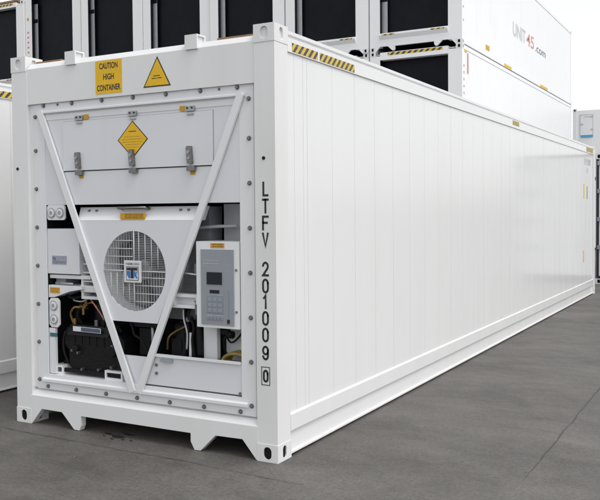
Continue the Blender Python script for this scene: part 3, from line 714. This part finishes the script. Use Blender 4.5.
def fineprint(parent, x0, x1, z0, z1, y, rows, m='ink', lw=.0022):
    bm = bmesh.new()
    for k in range(rows):
        z = z0 + (z1 - z0) * (k + .5) / rows; x = x0
        while x < x1:
            q = random.uniform(.006, .022); abox(bm, x, min(x + q, x1), y - .0006, y, z - lw, z + lw); x += q + random.uniform(.004, .007)
    mk('fine_print', bm, M[m], parent)
fineprint(hood, -1.30, -1.13, 1.622, 1.660, CY - .0031, 3); fineprint(kb, -.515, -.425, 1.422, 1.449, .0094, 2)
fineprint(cp, -2.078, -1.992, 1.05, 1.084, .0289, 2, 'brown')
fineprint(cdoor, -.590, -.46, 1.30, 1.345, .0039, 2, 'inkgrey', .0018); fineprint(cdoor, -.555, -.43, 1.0905, 1.103, .0039, 1, 'inkgrey', .0018); fineprint(cdoor, -.56, -.425, .95, .962, .0039, 1, 'inkgrey', .0018)
fineprint(pl, -2.05, -1.915, 1.275, 1.296, .0299, 2, 'inkblue', .0018)
# --- number down the right post, small hole marks
items = []
for ch, py in zip('LTFV201009', (189, 206, 223, 240, 269, 286, 301.6, 318.4, 335, 353)):
    z = fr(266, py)[1]; items.append((ch, (-.077 - (1.813 - z) * .010, -.0012, z - .049), .098, {'L': .046, '1': .044}.get(ch, .052)))
items.append(('0', (-.088, -.0012, .531), .086, .044))
text('number_character', items, M['ink'], mc)
ring('check_digit_box', -.122, -.055, .512, .636, .005, -.0012, .0003, M['ink'], mc, 0)
for px, py in ((263.7, 158), (17.8, 169)):
    x, z = fr(px, py); cyl('vent_plug', (x, -.002, z), .012, .006, M['rubber'], mc, n=14, bevel=.001)
# --- markings of the long side
for a, b in ((.232, .600), (.632, 1.205)): box('hazard_strip', .0002, .0018, a, b, 2.744, 2.802, M['hazY'], mc, 0)
box('yellow_marker', .0002, .002, 5.95, 6.28, 2.77, 2.825, M['hazY'], mc, 0)
box('hazard_strip', .0002, .0018, 11.25, 11.95, 2.752, 2.832, M['hazY'], mc, 0)
text('side_number', [('LTFV 201009', (-.0106, 11.42, 2.50), .12, .66), ('0', (-.0106, 11.42, 2.34), .11, .12)], M['inkgrey'], mc, 'S')
box('yellow_label', -.0115, -.010, 11.02, 11.12, 1.86, 2.14, M['yellow'], mc, 0)
box('pale_label', -.0115, -.010, 11.35, 11.45, 1.86, 2.10, M['greylabel'], mc, 0)
box('yellow_label', -.0115, -.010, 11.0, 11.09, .68, .90, M['yellow'], mc, 0)

# ------------------------------------------------------------------ neighbour at ground level, only its flank shows
nb = thing('refrigerated_container', 'white container across the narrow gap, hazard stripes on its top rail, beside the unit end', 'container', (-4.61, 6.096, 0))
shell(nb, -3.39, -.02)
prism('front_sill', sill_outline(-3.39, 2.438), -.022, .03, M['white'], nb, .004)
box('end_wall', -5.66, -3.55, .03, .06, .227, 2.52, M['unitw'], nb, .003)
ring('unit_frame', -5.616, -3.57, .285, 2.516, .09, .0, .029, M['unitw'], nb, .003)
for a, b in ((.2, .58), (.61, 1.19), (1.25, 1.8)): box('hazard_strip', -3.3898, -3.388, a, b, 2.744, 2.802, M['hazY'], nb, 0)

# ------------------------------------------------------------------ stacked 45 ft containers behind, a dark panel set back in each unit opening
def open_end_container(label, group, H=2.896, ht=2.675, st_top=2.34, st_j=1.36):
    W, L = 2.49, 13.716
    r = thing('stacked_container', label, 'container', (0, 0, 0), group)
    xl, yb = -W, L
    for z in (.059, H - .059):
        for x in (-.078, xl + .078):
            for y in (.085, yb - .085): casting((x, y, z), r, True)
    box('corner_post', -.36, 0, 0, .20, .118, H - .118, M['farw'], r, .012)
    box('corner_post', xl, xl + .285, 0, .20, .118, H - .118, M['farw'], r, .012)
    box('front_header', xl + .285, -.36, .002, .20, ht, H - .03, M['farw'], r, .008)
    sl = prism('front_sill', [(x, z if z < .2 else .30) for x, z in sill_outline(0, W)], .002, .05, M['farw'], r, .004)
    xprism('sill_ledge', [(-.06, .40), (-.06, .425), (.05, .475), (.20, .475), (.20, .301), (.002, .301)], xl + .285, -.36, M['farw'], r, .004)
    box('opening_panel', xl + .28, -.355, .22, .25, .45, ht + .02, M['dark'], r, 0)
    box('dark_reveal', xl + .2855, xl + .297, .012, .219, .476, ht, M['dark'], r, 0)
    st = box('edge_strip', xl + .298, xl + .45, .120, .135, .476, st_top, M['alu'], r, .004)
    box('strip_groove', xl + .36, xl + .372, .116, .1199, .478, st_top - .002, M['bar'], st, 0)
    box('strip_joint', xl + .299, xl + .455, .110, .1155, st_j - .06, st_j + .06, M['dark'], st, 0)
    for a in (xl + .36, -.80): box('hazard_strip', a, a + .36, -.063, -.0605, .395, .425, M['hazX'], r, 0)
    box('hazard_strip', xl + .5, -.5, .0002, .0016, H - .115, H - .045, M['hazX'], r, 0)
    for s, X in ((1, 0), (-1, xl)):
        a, b = sorted((X - s * .012, X - s * .06)); box('side_wall', a, b, .201, yb - .2, .16, H - .12, M['farw'], r, 0)
        a, b = sorted((X, X - s * .06)); box('top_rail', a, b, .17, yb - .17, H - .119, H - .02, M['farw'], r, .006); box('bottom_rail', a, b, .17, yb - .17, .02, .159, M['farw'], r, .006)
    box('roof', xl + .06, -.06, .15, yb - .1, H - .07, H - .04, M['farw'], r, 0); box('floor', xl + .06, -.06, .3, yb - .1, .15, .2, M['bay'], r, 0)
    for y0, y1 in ((yb - .2, yb),):
        box('corner_post', -.16, 0, y0, y1, .118, H - .118, M['farw'], r, .01); box('corner_post', xl, xl + .16, y0, y1, .118, H - .118, M['farw'], r, .01)
    box('rear_door', xl + .161, -1.25, yb - .1, yb - .02, .15, H - .12, M['farw'], r, .01); box('rear_door', -1.24, -.161, yb - .1, yb - .02, .15, H - .12, M['farw'], r, .01)
    return r
TIER = ('bottom', 'middle', 'top'); ORD = ('', 'second', 'third', 'fourth', 'fifth', 'sixth', 'seventh')
GRP = 'stacked white containers with dark ends'
proto = tall = None
for lev in (2, 1, 0):
    for i in range(7):
        if i == 0: lab = ('white %s-tier container in the stack under the one lettered UNIT45.com' % TIER[lev]) if lev < 2 else 'white top-tier container lettered UNIT45.com on its long flank'
        else: lab = 'white %s-tier container with dark end opening, in %s stack counting from the UNIT45.com stack' % (TIER[lev], ORD[i])
        if lev == 2 and i == 6: o = open_end_container(lab, GRP, 3.02, 2.84, 2.6, 2.2)
        elif lev == 2 and i > 0:
            if tall is None: tall = o = open_end_container(lab, GRP, 3.3, 3.16, 2.86, 2.30)
            else: o = dup(tall)
        elif proto is None: proto = o = open_end_container(lab, GRP)
        else: o = dup(proto)
        o['label'] = lab
        o.location = (-3.58 - 2.53 * i + (random.uniform(-.012, .012) if i else 0), 14.85 + random.uniform(-.03, .03) * (i > 0), 2.896 * lev)
        if lev == 2 and i == 0: unit = o
        if lev == 1 and i == 0: unit2 = o
        if lev == 2 and i == 5: five = o
        if lev == 2 and i == 6: six = o
def local(root): ORG[0] = Vector(root.location)
local(unit); u = unit.location
# flank lettering and markings of the near stack
def flank(items, m, root): text('flank_lettering', items, M[m], root, 'S')
XS = u.x - .0108
flank([('UNIT', (XS, 20.48, 6.90), .40, 1.55)], 'inkgrey', unit)
flank([('45', (XS, 21.85, 6.90), .40, 1.0)], 'inkred', unit)
flank([('.com', (XS, 23.3, 6.90), .26, 1.5)], 'inkblue', unit)
box('orange_sticker', XS - .001, XS + .002, 16.9, 17.25, 5.98, 6.12, M['orange'], unit, 0)
box('yellow_label', u.x + .0002, u.x + .002, 18.7, 19.5, 5.815, 5.90, M['yellow'], unit, 0); box('yellow_label', u.x + .0002, u.x + .002, 23.2, 24.3, 5.815, 5.90, M['yellow'], unit, 0)
for k in range(3): box('red_mark', u.x + .0002, u.x + .002, 14.92, 14.99, 6.35 + k * .33, 6.40 + k * .33, M['inkred'], unit, 0)
local(unit2)
for k in range(5): box('red_mark', u.x + .0002, u.x + .002, 14.96, 15.03, 4.55 + k * .17, 4.61 + k * .17, M['inkred'], unit2, 0)
box('red_line', u.x + .0002, u.x + .002, 15.3, 15.36, 5.1, 5.62, M['inkred'], unit2, 0)
box('yellow_label', u.x + .0002, u.x + .002, 15.0, 15.25, 5.62, 5.67, M['yellow'], unit2, 0)
local(six); box('plywood_sheet', six.location.x - 2.4, six.location.x - .3, six.location.y + .02, six.location.y + 1.2, 8.815, 8.88, M['brown'], six, .004)
local(five); f5 = five.location
for k in range(10): box('red_mark', f5.x - 2.41, f5.x - 2.33, f5.y - .0015, f5.y - .0002, 6.2 + k * .165, 6.26 + k * .165, M['inkred'], five, 0)
box('orange_sticker', f5.x - 2.41, f5.x - 2.33, f5.y - .0015, f5.y - .0002, 8.10, 8.2, M['orange'], five, 0)

# ------------------------------------------------------------------ container with barred doors past the far end
X0, Y0 = -.34, 14.30
dc = thing('container_with_barred_doors', 'white container with dark door gasket and grey hinge bars past the far end', 'container', (X0 + 1.22, Y0 + 3.03, 0))
box('container_body', X0, X0 + 2.438, Y0 + .09, Y0 + 6.06, .12, 2.88, M['farw'], dc, .01)
for z in (.059, 2.837):
    for x in (X0 + .078, X0 + 2.36):
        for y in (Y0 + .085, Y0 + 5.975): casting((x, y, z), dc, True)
ring('door_gasket', X0 + .02, X0 + 2.418, .12, 2.90, .05, Y0 + .03, Y0 + .0895, M['gasket'], dc, .004)
for k, (a, b) in enumerate(((X0 + .075, X0 + 1.212), (X0 + 1.226, X0 + 2.363))):
    d = box('door', a, b, Y0 + .045, Y0 + .088, .18, 2.84, M['farw'], dc, .006)
    for z in (2.69, 2.07, 1.445, .82): box('crossbar', *((a - .03, a + .42) if k == 0 else (b - .42, b + .03)), Y0 + .0, Y0 + .044, z - .045, z + .045, M['bar'], d, .006)
    for fx in (.3, .72): tube('lock_rod', [(a + (b - a) * fx, Y0 - .02, .15), (a + (b - a) * fx, Y0 - .02, 2.83)], .018, M['alu'], d, 8, False)

# ------------------------------------------------------------------ far two-tier stack
for lev in (0, 1):
    Xf, Yf, Zf = -3.80, 30.0, 2.896 * lev
    t = thing('stacked_container', 'far white container with small framed hatch and pale blue strip, behind the UNIT45.com stack' if lev else 'far white container carrying the one with the framed hatch', 'container', (Xf + 1.22, Yf + 6.1, Zf))
    box('container_body', Xf + .05, Xf + 2.388, Yf + .04, Yf + 12.15, Zf + .1, Zf + 2.83, M['farw'], t, .01)
    for z in (.059, 2.837):
        for x in (Xf + .078, Xf + 2.36):
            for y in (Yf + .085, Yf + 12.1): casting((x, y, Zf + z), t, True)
    for x0, x1 in ((Xf, Xf + .15), (Xf + 2.288, Xf + 2.438)): box('corner_post', x0, x1, Yf, Yf + .17, Zf + .118, Zf + 2.778, M['farw'], t, .01)
    h = ring('hatch_frame', Xf + .28, Xf + .80, Zf + 1.80, Zf + 2.66, .018, Yf + .015, Yf + .039, M['inkgrey'], t, .003)
    box('hatch_panel', Xf + .299, Xf + .781, Yf + .022, Yf + .0385, Zf + 1.82, Zf + 2.64, M['farw'], h, .003)
    box('blue_strip', Xf + .31, Xf + .79, Yf + .008, Yf + .0145, Zf + 1.72, Zf + 1.82, M['lightblue'], h, .003)
    for x, z in ((.70, 2.54), (.70, 2.02), (.30, 2.24)): box('hatch_latch', Xf + x, Xf + x + .11, Yf + .006, Yf + .0215, Zf + z, Zf + z + .05, M['inkgrey'], h, .003)
    box('hatch_rail', Xf + .45, Xf + .70, Yf + .012, Yf + .0218, Zf + 2.555, Zf + 2.575, M['inkgrey'], h, .002)
